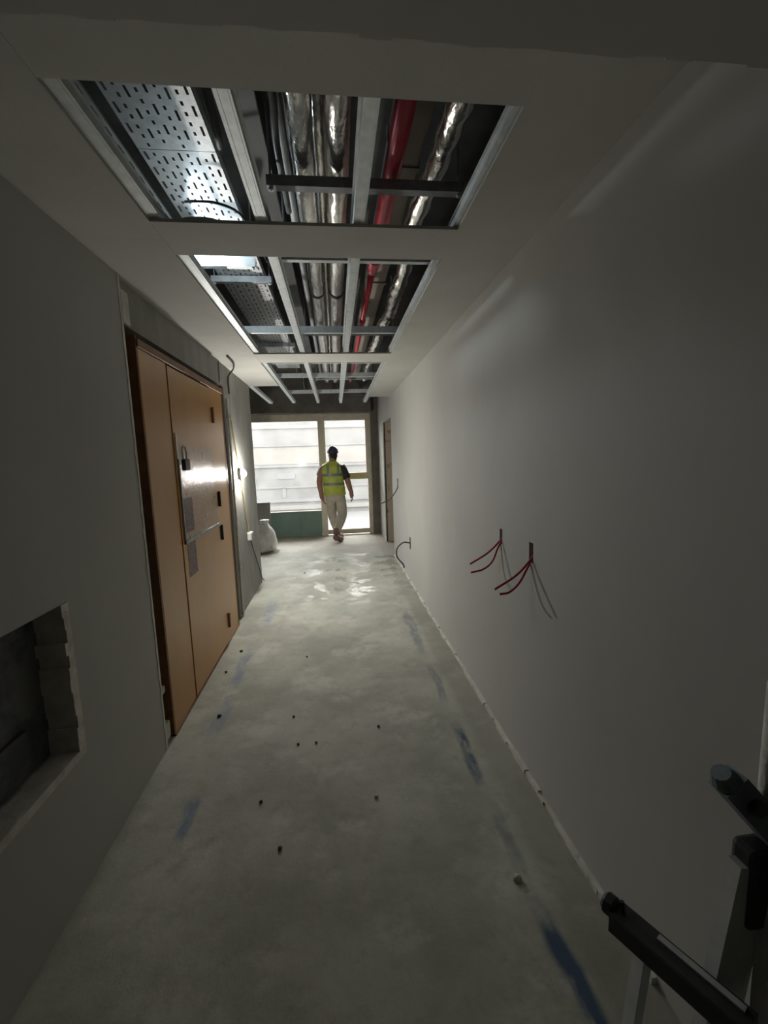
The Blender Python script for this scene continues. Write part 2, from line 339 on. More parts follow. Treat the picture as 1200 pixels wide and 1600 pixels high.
def cross(y, label, x0=-.668):
    z = H + .058; t = thing('cross_channel', label, 'metal channel', (-.66, y, z), 'cross channels over the ceiling grid')
    q = MB(); q.box(x0, .55, y - .0008, y + .0008, z, z + .05); q.build('web', m_galv, t)
    for zz_ in (z, z + .0485):
        q = MB(); q.box(x0, .55, y, y + .03, zz_, zz_ + .0015); q.build('flange', m_galv, t)
    for x in (-.42 if x0 < -.5 else -.2, .19):
        q = MB(); q.tube([(x, y + .015, z), (x, y + .015, TOP)], .004, 6); q.build('hanger_rod', m_traybent, t)
cross(2.30, 'dim steel cross channel at the front of second opening under pipes', -.27); cross(3.56, 'steel cross channel near the rear of second opening')
cross(4.66, 'steel cross channel at the front of third opening'); cross(5.45, 'steel cross channel midway over third opening'); cross(6.75, 'steel cross channel last before the window')

# ------------------------------------------------------------------ perforated cable trays
def tray(x0, x1, y0, y1, z, ncol, label, hgt=.05):
    t = thing('cable_tray', label, 'cable tray', ((x0 + x1) / 2, y0, z), 'perforated cable trays above the ceiling')
    mb = MB(); idx = {}; wcol = (x1 - x0) / ncol; pitch = .098; sw = wcol * .30
    def vid(x, y):
        k = (round(x, 5), round(y, 5))
        if k not in idx: idx[k] = len(mb.v); mb.v.append((x, y, z))
        return idx[k]
    for c in range(ncol):
        a = x0 + c * wcol; b = a + wcol; m0 = (a + b) / 2 - sw / 2; m1 = m0 + sw
        ln = .050 if c % 2 == 0 else .020; off = (0 if (c // 2) % 2 == 0 else pitch / 2) + (0 if c % 2 == 0 else .012)
        ys = [y0]; holes = []; per = pitch if c % 2 == 0 else pitch / 2
        y = y0 + .012 + off * .5
        while y + ln < y1 - .01: ys += [y, y + ln]; holes.append((y, y + ln)); y += per
        ys.append(y1); ys = sorted(set(ys))
        for u, v in zip(ys[:-1], ys[1:]):
            mb.f.append((vid(a, u), vid(m0, u), vid(m0, v), vid(a, v))); mb.f.append((vid(m1, u), vid(b, u), vid(b, v), vid(m1, v)))
            if not any(abs(h[0] - u) < 1e-6 for h in holes): mb.f.append((vid(m0, u), vid(m1, u), vid(m1, v), vid(m0, v)))
    mb.build('perforated_base', m_tray, t)
    for x, s in ((x0, -1), (x1, 1)):
        q = MB(); a, b = sorted((x, x + s * .0015)); q.box(a, b, y0, y1, z, z + hgt); q.build('side_wall', m_tray, t)
ZT = 2.88
for (a, b, w_) in ((.9, 2.03, 'over the first opening'), (2.033, 4.3, 'over the second opening'), (4.303, 6.4, 'over the third opening')):
    tray(-.745, -.44, a, b, ZT, 9, 'wide perforated steel cable tray ' + w_)
tray(-.885, -.803, .9, 2.95, ZT, 3, 'narrow perforated steel cable tray at left of first opening', .01)
def bearer(y, z, x0, x1, label, rods, ht=.04):
    t = thing('support_rail', label, 'support rail', (x0, y, z), 'slotted support rails hung in the ceiling void')
    q = MB(); q.box(x0, x1, y - .02, y - .0185, z, z + ht); q.box(x0, x1, y + .0185, y + .02, z, z + ht); q.box(x0, x1, y - .0185, y + .0185, z, z + .0015); q.build('rail', m_galv if ht > .05 else m_traybent, t)
    for x in rods:
        q = MB(); q.tube([(x, y, z - .012), (x, y, TOP)], .0045, 6); q.build('threaded_rod', m_traybent, t)
        q = MB(); q.tube([(x, y, z - .01), (x, y, z - .002)], .010, 6); q.build('nut', m_galv, t)
bearer(2.70, 2.70, -.80, -.405, 'bright steel rail across the front left of second opening', (-.785, -.42), .055)
bearer(3.28, 2.836, -.80, -.39, 'support rail under the wide tray in second opening', (-.78, -.405))
bearer(5.05, 2.836, -.80, -.39, 'support rail under the wide tray in third opening', (-.78, -.405))
bearer(1.93, 2.692, -.225, .585, 'dusty support rail under pipes across first opening', (-.21, .572))
bearer(4.05, 2.692, -.225, .585, 'support rail under pipes at rear of second opening', (-.21, .572))
bearer(6.3, 2.692, -.225, .585, 'support rail under pipes near the window end', (-.21, .572))

# ------------------------------------------------------------------ pipes
def pipe(name, label, cat, x, z, r, y0, y1, mat, group, seams=(), wig=0., pm=None, n=18):
    t = thing(name, label, cat, (x, y0, z), group); ys = [y0 + i * (y1 - y0) / 40 for i in range(41)]
    q = MB(); q.tube([(x + random.uniform(-wig, wig), y, z + random.uniform(-wig, wig)) for y in ys], [r * (1 + random.uniform(-.03, .03)) if wig else r for _ in ys], n)
    q.build('wrap' if mat == m_foil else 'pipe_run', mat, t, smooth=True)
    for y in seams:
        q = MB(); q.tube([(x, y, z), (x, y + .03, z)], r * 1.08, n); q.build('clamp_band', pm or m_black, t, smooth=False)
    return t
g_ = 'foil wrapped pipes in the ceiling void'
pipe('insulated_pipe', 'foil wrapped pipe left of the paired pipes above ceiling', 'pipe', -.075, 2.80, .048, .9, 6.9, m_foil, g_, (3.3, 5.1), .003)
pipe('insulated_pipe', 'thin foil wrapped pipe between the two thick foil pipes', 'pipe', -.005, 2.87, .026, .9, 6.9, m_foil, g_, (), .002)
pipe('insulated_pipe', 'foil wrapped pipe nearest the channel beside red pipe', 'pipe', .062, 2.80, .050, .9, 6.9, m_foil, g_, (3.3, 5.1), .003)
pipe('insulated_pipe', 'bare thin pipe high at left of the foil pipes', 'pipe', -.16, 2.90, .02, .9, 6.9, m_traybent, g_)
t = thing('sprinkler_pipe', 'red sprinkler pipe stepping down to a thinner red pipe', 'pipe', (.29, .9, 2.775))
q = MB(); q.tube([(.29, .9, 2.775), (.29, 2.72, 2.775)], .036, 18); q.build('main_pipe', m_red, t, smooth=True)
q = MB(); q.tube([(.29, 2.72, 2.775), (.29, 2.78, 2.775), (.29, 2.86, 2.775), (.29, 2.9, 2.775)], [.043, .043, .03, .03], 18); q.build('reducer', m_red, t)
q = MB(); q.tube([(.29, 2.9, 2.775), (.29, 6.9, 2.775)], .02, 14); q.build('branch_pipe', m_red, t, smooth=True)
for y in (3.9, 5.4):
    q = MB(); q.tube([(.29, y, 2.775), (.29, y + .06, 2.775)], .027, 14); q.build('coupling', m_red, t)
pts = []; rs = []
for i in range(120):
    y = .9 + i * .05; pts.append((.495 + .018 * math.sin(y * 2.1) + .008 * math.sin(y * 7), y, 2.81 + .02 * math.sin(y * 3.1 + 1))); rs.append(.046 * (1 + .10 * math.sin(i * 1.9) + random.uniform(-.07, .07)))
q = MB(); q.tube(pts, rs, 16); o = q.build('flexible_duct', m_foil, smooth=True, origin=(.49, .9, 2.81)); tag(o, 'crumpled foil flexible duct running near the right edge channel', 'duct', g_)
t = thing('flat_duct', 'flat dull brown duct between red pipe and foil duct', 'duct', (.385, .9, 2.93))
q = MB(); q.box(.305, .435, .9, 6.9, 2.90, 3.06, .004); q.build('duct_body', m_duct, t)
for y in (2.1, 3.4, 4.7):
    q = MB(); q.box(.298, .442, y, y + .03, 2.892, 3.068); q.build('joint_flange', m_duct, t)
t = thing('flat_duct', 'dark square duct high at the left of foil pipes', 'duct', (-.31, .9, 3.0))
q = MB(); q.box(-.40, -.24, .9, 6.9, 2.98, 3.14, .004); q.build('duct_body', m_cable, t)
q = MB(); q.tube(smoothpath([(-.36, 1.75, 2.72), (-.34, 1.45, 2.80), (-.24, 1.36, 2.85), (-.155, 1.55, 2.80), (-.165, 1.80, 2.77), (-.17, 2.3, 2.80)]), .014, 10)
tag(q.build('flexible_hose', m_cable, smooth=True, origin=(-.2, 1.5, 2.75)), 'black curved hose hanging beside the foil pipes in first opening', 'hose')
q = MB(); q.tube(smoothpath([(-.67, 2.36, 2.86), (-.60, 2.26, 2.81), (-.50, 2.25, 2.80), (-.41, 2.31, 2.79), (-.35, 2.40, 2.73), (-.31, 2.48, 2.64)]), .006, 8)
tag(q.build('loose_cable', m_cable, smooth=True, origin=(-.5, 2.3, 2.75)), 'thin dark cable looping under tray at back of first opening', 'cable')
for i, (pp, lb) in enumerate((([(.05, 7.0, 3.205), (.1, 7.1, 2.72), (.18, 7.25, 2.66), (.30, 7.4, 2.70)], 'loose dark cable drooping from void above the window'),
                             ([(-.55, 7.0, 3.205), (-.40, 7.2, 2.7), (-.2, 7.35, 2.66), (0, 7.3, 2.75), (-.02, 7.2, 3.1)], 'loop of dark cable sagging in the void end left of centre'),
                             ([(.40, 7.05, 3.205), (.45, 7.3, 2.72), (.62, 7.5, 2.64), (.72, 7.6, 2.75)], 'dark cable bundle hanging near the right end of void'))):
    q = MB(); q.tube(smoothpath(pp), .012, 8); tag(q.build('loose_cable', m_cable, smooth=True, origin=pp[0]), lb, 'cable')

q = MB(); q.loft([(-.49, 1.897, H + .0125, .105, .03), (-.49, 1.897, H + .02, .095, .028), (-.488, 1.898, H + .03, .065, .022), (-.486, 1.90, H + .037, .03, .012)], 24)
tag(q.build('plaster_lump', m_ceil, smooth=True, origin=(-.49, 1.897, H + .0125)), 'low rounded plaster lump on ceiling board at back of first opening', 'lump')
# small LED lamp in the void, hidden behind the board between first and second opening
t = thing('work_lamp', 'small bright LED lamp tied to the left end of rail under tray', 'lamp', (-.70, 2.60, 2.77))
vd = Vector((.70, .35, -.36)).normalized(); vc = Vector((-.70, 2.595, 2.772))
q = MB(); q.tube([vc - vd * .045, vc - vd * .04, vc - vd * .006, vc], [.03, .045, .062, .062], 20); q.build('housing', m_walldark, t)
q = MB(); q.tube([vc + vd * (.0005 + .040 * math.sin(PI / 2 * i / 6)) for i in range(7)], [max(.003, .056 * math.cos(PI / 2 * i / 6)) for i in range(7)], 18); q.build('lens', m_led, t, smooth=True)
q = MB(); q.bar(tuple(vc - vd * .035), (-.745, 2.682, 2.74), .012, .006); q.build('tie_bracket', m_traybent, t)

# ------------------------------------------------------------------ orange door set
XD = L + .004
dr = bpy.data.objects.new('door_1', None); dr.location = (XD, 2.48, 0); col.objects.link(dr); struct(dr, 'orange brown painted timber door with narrow side panels and padlock', 'door')
D = lambda: MB()
q = D(); q.box(XD - .045, XD, 2.475, 2.852, .012, 2.205, .003); q.build('side_panel', m_door, dr)
q = D(); q.box(XD - .045, XD - .004, 3.79, 4.16, .012, 2.205, .003); q.build('side_panel', m_door, dr)
lf = D(); lf.box(XD - .04, XD + .004, 2.862, 3.775, .018, 2.195, .003); lf = lf.build('door_leaf', m_door, dr)
q = D(); q.box(XD - .05, XD + .008, 2.468, 4.168, 2.208, 2.252, .003); q.build('head_frame', m_doordark, dr)
q = D(); q.box(XD - .05, XD - .002, 2.462, 2.4745, .0, 2.268); q.build('frame_edge', m_doordark, dr)
q = D(); q.box(XD - .05, XD - .002, 4.1605, 4.18, .0, 2.268); q.build('frame_edge', m_doordark, dr)
q = D(); q.box(XD - .05, XD + .006, 2.462, 4.18, 0, .0115); q.build('sill', m_doordark, dr)
q = D(); q.box(XD + .0042, XD + .006, 2.905, 3.70, 1.085, 1.70); q.build('glossy_film', m_film, lf)
q = D(); q.box(XD + .004, XD + .016, 2.885, 2.905, 1.07, 1.62, .002); q.build('edge_strip', m_traybent, lf)
q = D(); q.box(XD + .004, XD + .016, 2.885, 3.72, 1.062, 1.085, .002); q.build('edge_strip', m_traybent, lf)
q = D(); q.box(XD + .006, XD + .0075, 2.93, 3.10, 1.13, 1.36); q.build('notice', m_label, lf)
q = D(); q.box(XD + .004, XD + .0055, 2.93, 3.10, .83, 1.055); q.build('notice', m_label, lf)
for z in (1.98, 1.28, .99, .20):
    q = D(); q.tube([(XD + .010, 3.782, z - .065), (XD + .010, 3.782, z + .065)], .012, 10); q.box(XD - .003, XD + .005, 3.74, 3.83, z - .06, z + .06); q.build('hinge', m_doordark if z in (1.98, .20) else m_black, lf)
q = D(); q.box(XD + .004, XD + .012, 2.878, 2.908, 1.62, 1.785, .002); hp = q.build('hasp', m_white, lf)
t = thing('padlock', 'dark padlock hanging from the hasp on orange door', 'padlock', (XD + .02, 2.965, 1.55))
q = D(); q.box(XD + .010, XD + .036, 2.945, 3.035, 1.545, 1.62, .006); q.build('lock_body', m_black, t)
q = D(); q.tube(smoothpath([(XD + .022, 2.958, 1.61), (XD + .022, 2.945, 1.66), (XD + .022, 2.965, 1.70), (XD + .022, 3.0, 1.70), (XD + .022, 3.02, 1.66), (XD + .022, 3.015, 1.61)]), .007, 8); q.build('shackle', m_galv, t, smooth=True)
# black sheet painting the deep shade behind the gaps, and pale blocks in them
q = MB(); q.box(L - .19, L - .17, 2.30, 4.40, 0, 2.35); struct(q.build('gap_shade_sheet', m_black), 'black sheet painting in the shade behind the orange door frame', 'wall')
q = MB(); q.box(L - .012, L - .001, 2.365, 2.44, 2.30, 2.46, .003); q.box(L - .06, L - .01, 2.375, 2.445, .02, .12, .008); q.box(L - .05, L - .012, 2.365, 2.43, .30, .34, .006); q.build('mortar_patch', m_edge, wl)
q = MB(); q.box(L - .05, L - .018, 4.30, 4.352, 0, 2.3); q.build('jamb', m_pillar, wl)
t = thing('surface_conduit', 'slim pale conduit running up the wall right of orange door', 'conduit', (L - .015, 4.42, 0))
q = MB(); q.tube([(L - .008, 4.42, .01), (L - .008, 4.42, 2.2)], .011, 10); q.build('tube', m_edge, t, smooth=True)
for z in (.5, 1.3, 2.0):
    q = MB(); q.box(L - .02, L + .004, 4.40, 4.44, z, z + .015); q.build('saddle_clip', m_galv, t)

# work bulb on the far part of the left wall
XL = L - .02
t = thing('wall_lamp', 'glowing white bulb fixed low on the left wall past the door', 'lamp', (XL, 4.74, 1.46))
q = MB(); q.tube([(XL, 4.74, 1.46), (XL + .012, 4.74, 1.46), (XL + .03, 4.74, 1.46), (XL + .034, 4.74, 1.46)], [.058, .058, .054, .05], 20); q.build('lamp_holder', m_white, t)
q = MB(); q.tube([(XL + .0345 + .045 * math.sin(a), 4.74, 1.46) for a in [PI / 2 * i / 8 for i in range(9)]], [max(.003, .045 * math.cos(PI / 2 * i / 8)) for i in range(9)], 18); q.build('bulb', m_bulb, t, smooth=True)
pp = smoothpath([(XL + .008, 4.52, 2.06), (XL + .010, 4.62, 1.78), (XL + .012, 4.715, 1.50), (XL + .010, 4.85, 1.18), (XL + .008, 4.93, .93), (XL + .014, 4.99, .77)])
q = MB(); q.tube(pp, .005, 8); tag(q.build('lamp_cord', m_yellow, smooth=True, origin=pp[0]), 'yellow lamp cord slanting down the left wall to white box', 'cord')
t = thing('junction_box', 'small white junction box on the left wall under the bulb', 'socket', (XL, 4.99, .73))
q = MB(); q.box(XL, XL + .045, 4.94, 5.06, .69, .78, .006); q.build('box_body', m_white, t)
for y in (4.97, 5.0, 5.03):
    q = MB(); q.box(XL + .045, XL + .049, y - .008, y + .008, .705, .765); q.build('connector', m_greyboard, t)
pp = smoothpath([(XL + .012, 5.04, .70), (XL + .010, 5.22, .5), (XL + .008, 5.45, .27), (XL + .008, 5.60, .08), (XL + .03, 5.66, .012)])
q = MB(); q.tube(pp, .005, 8); tag(q.build('power_cable', m_cable, smooth=True, origin=pp[0]), 'dark cable dropping from white junction box to the floor', 'cable')
pp = smoothpath([(-.90, 4.02, H - .012), (-.91, 4.3, H - .02), (-.96, 4.5, H - .03), (L - .004, 4.52, 2.42), (L - .006, 4.52, 2.26)])
q = MB(); q.tube(pp, .008, 8); tag(q.build('ceiling_cable', m_cable, smooth=True, origin=pp[0]), 'dark cable coming out at ceiling edge above the orange door', 'cable')
pp = [(L - .012, 4.22, 2.505), (L - .012, 4.22, 2.31)]
q = MB(); q.tube(pp, .007, 8); tag(q.build('conduit_stub', m_greyboard, smooth=True, origin=pp[0]), 'short pale conduit stub between ceiling and orange door top', 'conduit')

# ------------------------------------------------------------------ red cables from the right wall
def redwire(pp, label):
    q = MB(); q.tube(smoothpath(pp, 8), .0055, 10); tag(q.build('red_cable', m_redwire, smooth=True, origin=pp[0]), label, 'cable', 'red cables hanging out of right wall')
redwire([(RW + .045, 2.238, 1.165), (RW - .008, 2.235, 1.115), (RW - .07, 2.26, 1.045), (RW - .155, 2.31, .975)], 'upper red cable of the left pair hanging from right wall')
redwire([(RW + .045, 2.248, 1.150), (RW - .008, 2.25, 1.085), (RW - .04, 2.265, .995), (RW - .085, 2.29, .945), (RW - .150, 2.31, .925)], 'lower red cable of the left pair hanging from right wall')
redwire([(RW + .045, 1.868, 1.16), (RW - .008, 1.865, 1.095), (RW - .07, 1.875, 1.025), (RW - .165, 1.90, .955)], 'upper red cable of the right pair hanging from right wall')
redwire([(RW + .045, 1.878, 1.15), (RW - .008, 1.88, 1.065), (RW - .05, 1.885, .985), (RW - .095, 1.895, .938), (RW - .140, 1.90, .930)], 'lower red cable of the right pair hanging from right wall')
t = thing('cable_hook', 'black bent cable end curling from far right wall near floor', 'cable', (RW, 5.22, .5))
q = MB(); q.tube(smoothpath([(RW, 5.22, .505), (RW - .09, 5.22, .515), (RW - .17, 5.22, .44), (RW - .17, 5.22, .33), (RW - .10, 5.22, .24), (RW - .085, 5.22, .19)]), .009, 8); q.build('cable_end', m_cable, t, smooth=True)
q = MB(); q.box(RW - .006, RW, 5.19, 5.25, .43, .58, .002); q.build('wall_plate', m_cable, t)
pp = [(RW, 6.15, 1.14), (RW - .004, 6.15, 1.25)]
q = MB(); q.tube(smoothpath([(RW - .004, 6.15, 1.27), (RW - .006, 6.15, 1.15), (RW - .07, 6.18, 1.03), (RW - .14, 6.25, .95), (RW - .24, 6.3, .90)]), .008, 8)
tag(q.build('wall_wire', m_cable, smooth=True, origin=(RW, 6.15, 1.1)), 'dark bent wire sticking out of right wall before doorway', 'cable')

# ------------------------------------------------------------------ window
wd_ = bpy.data.objects.new('window_1', None); wd_.location = (-.3, YW, 0); col.objects.link(wd_); struct(wd_, 'tall beige framed window with glazed side door at corridor end', 'window')
def fr(x0, x1, z0, z1, mat=m_frame, d=.05, nm='frame_bar', yy=YW):
    q = MB(); q.box(x0, x1, yy, yy + d, z0, z1, .004); return q.build(nm, mat, wd_)
fr(-3.3, -.323, 2.36, 2.475, nm='top_rail'); fr(-3.3, -.323, 2.335, 2.36, d=.035, nm='glazing_bead')
fr(-.322, -.205, 0, 2.475, nm='mullion', yy=YW - .02, d=.08)
fr(-.204, .739, 2.34, 2.475, nm='top_rail'); fr(.655, .739, .0, 2.34, nm='jamb', yy=YW - .02, d=.08); fr(-.204, .654, .015, .115, nm='bottom_rail'); fr(-.204, .654, 1.15, 1.28, m_midrail, nm='middle_rail', yy=YW - .03, d=.08)
fr(.63, .654, 1.281, 2.339, d=.035, nm='glazing_bead', yy=YW + .01); fr(-.204, -.185, 1.281, 2.339, d=.035, nm='glazing_bead', yy=YW + .01)
fr(-1.87, -1.80, .53, 2.334, nm='mullion')
def pane(x0, x1, z0, z1):
    q = MB(); q.box(x0, x1, YW + .022, YW + .028, z0, z1); q.build('glass_pane', m_glass, wd_)
pane(-1.80, -.322, .53, 2.335); pane(-3.3, -1.87, .53, 2.335); pane(-.204, .654, 1.28, 2.34); pane(-.204, .654, .115, 1.15)
# low green panel
t = thing('green_board', 'low green board closing the window below its left pane', 'panel', (-1.2, YW, 0))
xs = [-3.3, -1.75, -.76, -.324]
for a, b in zip(xs[:-1], xs[1:]):
    q = MB(); q.box(a + .001, b - .001, YW - .005, YW + .045, 0, .515 + random.uniform(-.003, .003), .003); q.build('board_sheet', m_green, t)
q = MB(); q.box(-3.3, -.324, YW - .012, YW + .05, .518, .53); q.build('sill_strip', m_frame, t)

# sack and board beside the corner
def sack():
    q = MB(); cx, cy = -1.33, 7.62; n = 26; rings = []
    prof = [(0, .20), (.02, .245), (.12, .265), (.24, .25), (.34, .205), (.42, .15), (.47, .10), (.50, .075), (.54, .095), (.56, .10)]
    vs = []; fs = []
    for i, (z, r) in enumerate(prof):
        for k in range(n):
            a = 2 * PI * k / n; rr = r * (1 + .08 * math.sin(3 * a + i * .6) + .07 * math.sin(7 * a - i) + .05 * math.sin(11 * a + 2 * i) + random.uniform(-.05, .05))
            vs.append((cx + rr * math.cos(a) * .85 + .02 * i * .3, cy + rr * math.sin(a), z + (random.uniform(-.01, .01) if 0 < i else 0)))
    for i in range(len(prof) - 1):
        for k in range(n): fs.append((i * n + k, i * n + (k + 1) % n, (i + 1) * n + (k + 1) % n, (i + 1) * n + k))
    fs += [tuple(reversed(range(n))), tuple(range((len(prof) - 1) * n, len(prof) * n))]
    q.add(vs, fs); return q
t = thing('rubble_sack', 'crumpled white woven sack standing by the green board', 'sack', (-1.33, 7.62, 0))
sack().build('sack_body', m_sack, t, smooth=True, sub=1)
q = MB(); q.tube([(-1.315 + .085 * math.cos(a), 7.62 + .09 * math.sin(a), .49 + .006 * math.sin(3 * a)) for a in [2 * PI * i / 20 for i in range(21)]], .007, 6); q.build('tie_cord', m_greyboard, t)
q = MB(); q.tube(smoothpath([(-1.16, 7.5, .10), (-1.10, 7.46, .05), (-1.06, 7.45, .03), (-1.03, 7.50, .05)]), [.05, .05, .045, .04, .04, .035, .035, .03, .03, .03, .028, .026, .025, .02, .02, .015, .015, .012, .01][:19], 8); q.build('torn_flap', m_sack, t, smooth=True)
q = MB(); q.bar((-1.50, 8.05, .012), (-1.50, 8.17, .80), .5, .014, (0, 1, 0)); tag(q.build('plasterboard_offcut', m_greyboard, origin=(-1.5, 8.1, 0)), 'grey board offcut leaning up behind the white sack', 'board')

# ------------------------------------------------------------------ person
PX, PY = -.045, 8.12
pw = lambda p: (PX + p[0], PY + p[1], p[2])
def skin_mesh(name, nodes, edges, mat, parent=None, root=0, sub=2, origin=None):
    me = bpy.data.meshes.new(name); o0 = Vector(origin) if origin else (wloc(parent) if parent else Vector())
    me.from_pydata([tuple(Vector(pw(p)) - o0) for p, r in nodes], edges, [])
    o = bpy.data.objects.new(name + '_draft', me); col.objects.link(o)
    md = o.modifiers.new('skin', 'SKIN'); md.use_smooth_shade = True
    if not me.skin_vertices: me.skin_vertices.new() if hasattr(me.skin_vertices, 'new') else None
    sv = me.skin_vertices[0].data
    for i, (p, r) in enumerate(nodes):
        sv[i].radius = r if isinstance(r, tuple) else (r, r); sv[i].use_root = (i == root)
    s_ = o.modifiers.new('sub', 'SUBSURF'); s_.levels = s_.render_levels = sub
    dg = bpy.context.evaluated_depsgraph_get(); ev = o.evaluated_get(dg); m2 = bpy.data.meshes.new_from_object(ev); m2.name = name
    bpy.data.objects.remove(o); m2.materials.clear(); m2.materials.append(mat)
    for q_ in m2.polygons: q_.use_smooth = True; q_.material_index = 0
    r_ = bpy.data.objects.new(name, m2); col.objects.link(r_)
    if parent: r_.parent = parent
    else: r_.location = o0
    return r_
N = []; E = []
def nd(p, r, par=None):
    N.append((p, r)); i = len(N) - 1
    if par is not None: E.append((par, i))
    return i
pel = nd((.02, 0, .93), (.145, .105))
wa = nd((.0, .0, 1.10), (.135, .10), pel); ch = nd((-.015, .01, 1.30), (.155, .11), wa); nk0 = nd((-.01, .015, 1.45), (.09, .075), ch)
nk = nd((.0, .03, 1.53), .064, nk0); hd0 = nd((.005, .05, 1.61), (.072, .085), nk); hd = nd((.005, .06, 1.70), (.078, .092), hd0); nd((.005, .06, 1.765), (.06, .07), hd)
nd((.008, .155, 1.625), .012, hd0)              # nose
for s in (-1, 1): nd((.005 + s * .088, .055, 1.645), (.010, .018), hd0)   # ears
def arm(sh, el, wr, tip, curl, thumb):
    a = nd(sh, .072, ch); e1 = nd(tuple((Vector(sh) * .5 + Vector(el) * .5)), .066, a); e = nd(el, .058, e1)
    f1 = nd(tuple((Vector(el) * .6 + Vector(wr) * .4)), .054, e); w_ = nd(wr, .042, f1)
    wv = Vector(wr); d = (Vector(tip) - wv); ln = d.length; d.normalize(); side = d.cross(Vector((1, 0, 0))).normalized()  # fingers side by side along y
    pm = nd(tuple(wv + d * ln * .45), (.034, .052), w_)
    for k, (off, L_) in enumerate(((-.034, .9), (-.0115, 1.0), (.0115, .95), (.034, .78))):
        b = wv + d * ln * .52 + side * off; i0 = nd(tuple(b), .0125, pm)
        c1 = b + d * ln * .24 * L_ + Vector(curl) * .25; i1 = nd(tuple(c1), .012, i0); c2 = c1 + d * ln * .16 * L_ + Vector(curl) * .7; i2 = nd(tuple(c2), .011, i1)
        nd(tuple(c2 + d * ln * .08 * L_ + Vector(curl) * .9), .010, i2)
    tb = wv + d * ln * .22 + side * .044; j0 = nd(tuple(tb), .016, w_); j1 = nd(tuple(tb + d * ln * .20 + Vector(thumb) * .6), .014, j0); nd(tuple(tb + d * ln * .36 + Vector(thumb)), .011, j1)
arm((-.205, .0, 1.43), (-.275, .0, 1.15), (-.245, .03, .90), (-.205, .05, .72), (.022, .0, 0), (.028, .02, 0))
arm((.175, .01, 1.43), (.262, .0, 1.15), (.322, .05, .92), (.345, .07, .75), (-.022, .01, 0), (-.035, .02, 0))
def leg(hip, kn, an, heel, ball, toe):
    a = nd(hip, .088, pel); m_ = nd(tuple(Vector(hip) * .5 + Vector(kn) * .5), .076, a); k = nd(kn, .056, m_); c = nd(tuple(Vector(kn) * .62 + Vector(an) * .38), .055, k)
    n_ = nd(an, .038, c); b = nd(ball, (.04, .03), n_); nd(toe, (.032, .02), b)
LEGL = ((-.075, .0, .86), (-.06, .17, .50), (.035, .24, .12), None, (.085, .37, .045), (.11, .43, .035))
LEGR = ((.10, .0, .86), (.14, .06, .50), (.0, -.14, .19), None, (.065, -.045, .06), (.10, .0, .04))
leg(*LEGL); leg(*LEGR)
body = skin_mesh('person', N, E, m_skin, origin=(PX, PY, 0))
tag(body, 'person in yellow vest and navy helmet walking towards the bright window', 'person')
# trousers: one skinned garment
N = []; E = []
pe = nd((.02, 0, .95), (.165, .125)); nd((.015, 0, 1.02), (.158, .12), pe)
for (hip, kn, an, _, ball, toe), sc in ((LEGL, 1.), (LEGR, 1.)):
    hv, kv, av = Vector(hip), Vector(kn), Vector(an)
    a = nd(tuple(hv), .122, pe); m_ = nd(tuple(hv * .5 + kv * .5), .115, a); k = nd(kn, .098, m_); c = nd(tuple(kv * .5 + av * .5), .088, k)
    nd(tuple(av + (kv - av) * .08), .072, c)
skin_mesh('trousers', N, E, m_trouser, body)
def shift(rings): return [(PX + r[0], PY + r[1], *r[2:]) for r in rings]
# t-shirt: torso under the vest and two sleeves, one garment
q = MB(); q.loft(shift([(.02, 0, .97, .168, .122), (.01, 0, 1.10, .155, .115), (-.01, .01, 1.28, .172, .125), (-.012, .012, 1.40, .178, .115), (-.012, .015, 1.47, .125, .09), (-.008, .018, 1.52, .075, .07)]), 24)
for s, (a, b) in ((-1, ((-.165, .02, 1.44), (-.256, .03, 1.26))), (1, ((.145, .01, 1.44), (.252, .004, 1.205)))):
    a, b = Vector(pw(a)), Vector(pw(b)); q.tube([a, a.lerp(b, .3), a.lerp(b, .7), b], [.075, .083, .076, .072], 16)
q.build('t_shirt', m_tee, body, smooth=True)
# vest: open shoulders, boxy, with reflective tape
VR = [(.015, 0, .905, .205, .152), (.01, 0, .97, .202, .148), (.0, 0, 1.08, .196, .142), (-.014, .005, 1.2, .204, .144), (-.026, .01, 1.32, .214, .146), (-.034, .012, 1.42, .208, .136), (-.032, .014, 1.475, .166, .115), (-.014, .016, 1.53, .09, .09)]
def vring(z, g=.004):
    for a, b in zip(VR[:-1], VR[1:]):
        if a[2] <= z <= b[2]:
            t_ = (z - a[2]) / (b[2] - a[2]); r = [a[i] + (b[i] - a[i]) * t_ for i in range(5)]; return (r[0], r[1], z, r[3] + g, r[4] + g)
q = MB(); rg = [vring(.905 + i * .625 / 28, 0) for i in range(28)] + [VR[-1]]
n = 32; vs = []; fs = []
for i, r in enumerate(shift(rg)):
    for k in range(n):
        a = 2 * PI * k / n; wr_ = 1 + .018 * math.sin(5 * a + i * .35) * (1 - i / 34) + .012 * math.sin(9 * a - i * .6)
        vs.append((r[0] + r[3] * math.cos(a) * wr_, r[1] + r[4] * math.sin(a) * wr_, r[2] + (.006 * math.sin(3 * a) if i == 0 else 0)))
for i in range(len(rg) - 1):
    for k in range(n): fs.append((i * n + k, i * n + (k + 1) % n, (i + 1) * n + (k + 1) % n, (i + 1) * n + k))
q.add(vs, fs); vest = q.build('vest', m_vest, body, smooth=True)
for z in (1.085, 1.255):
    q = MB(); q.loft(shift([vring(z + i * .0125, .0065) for i in range(5)]), 32, caps=False); q.build('reflective_tape', m_strip, vest, smooth=True)
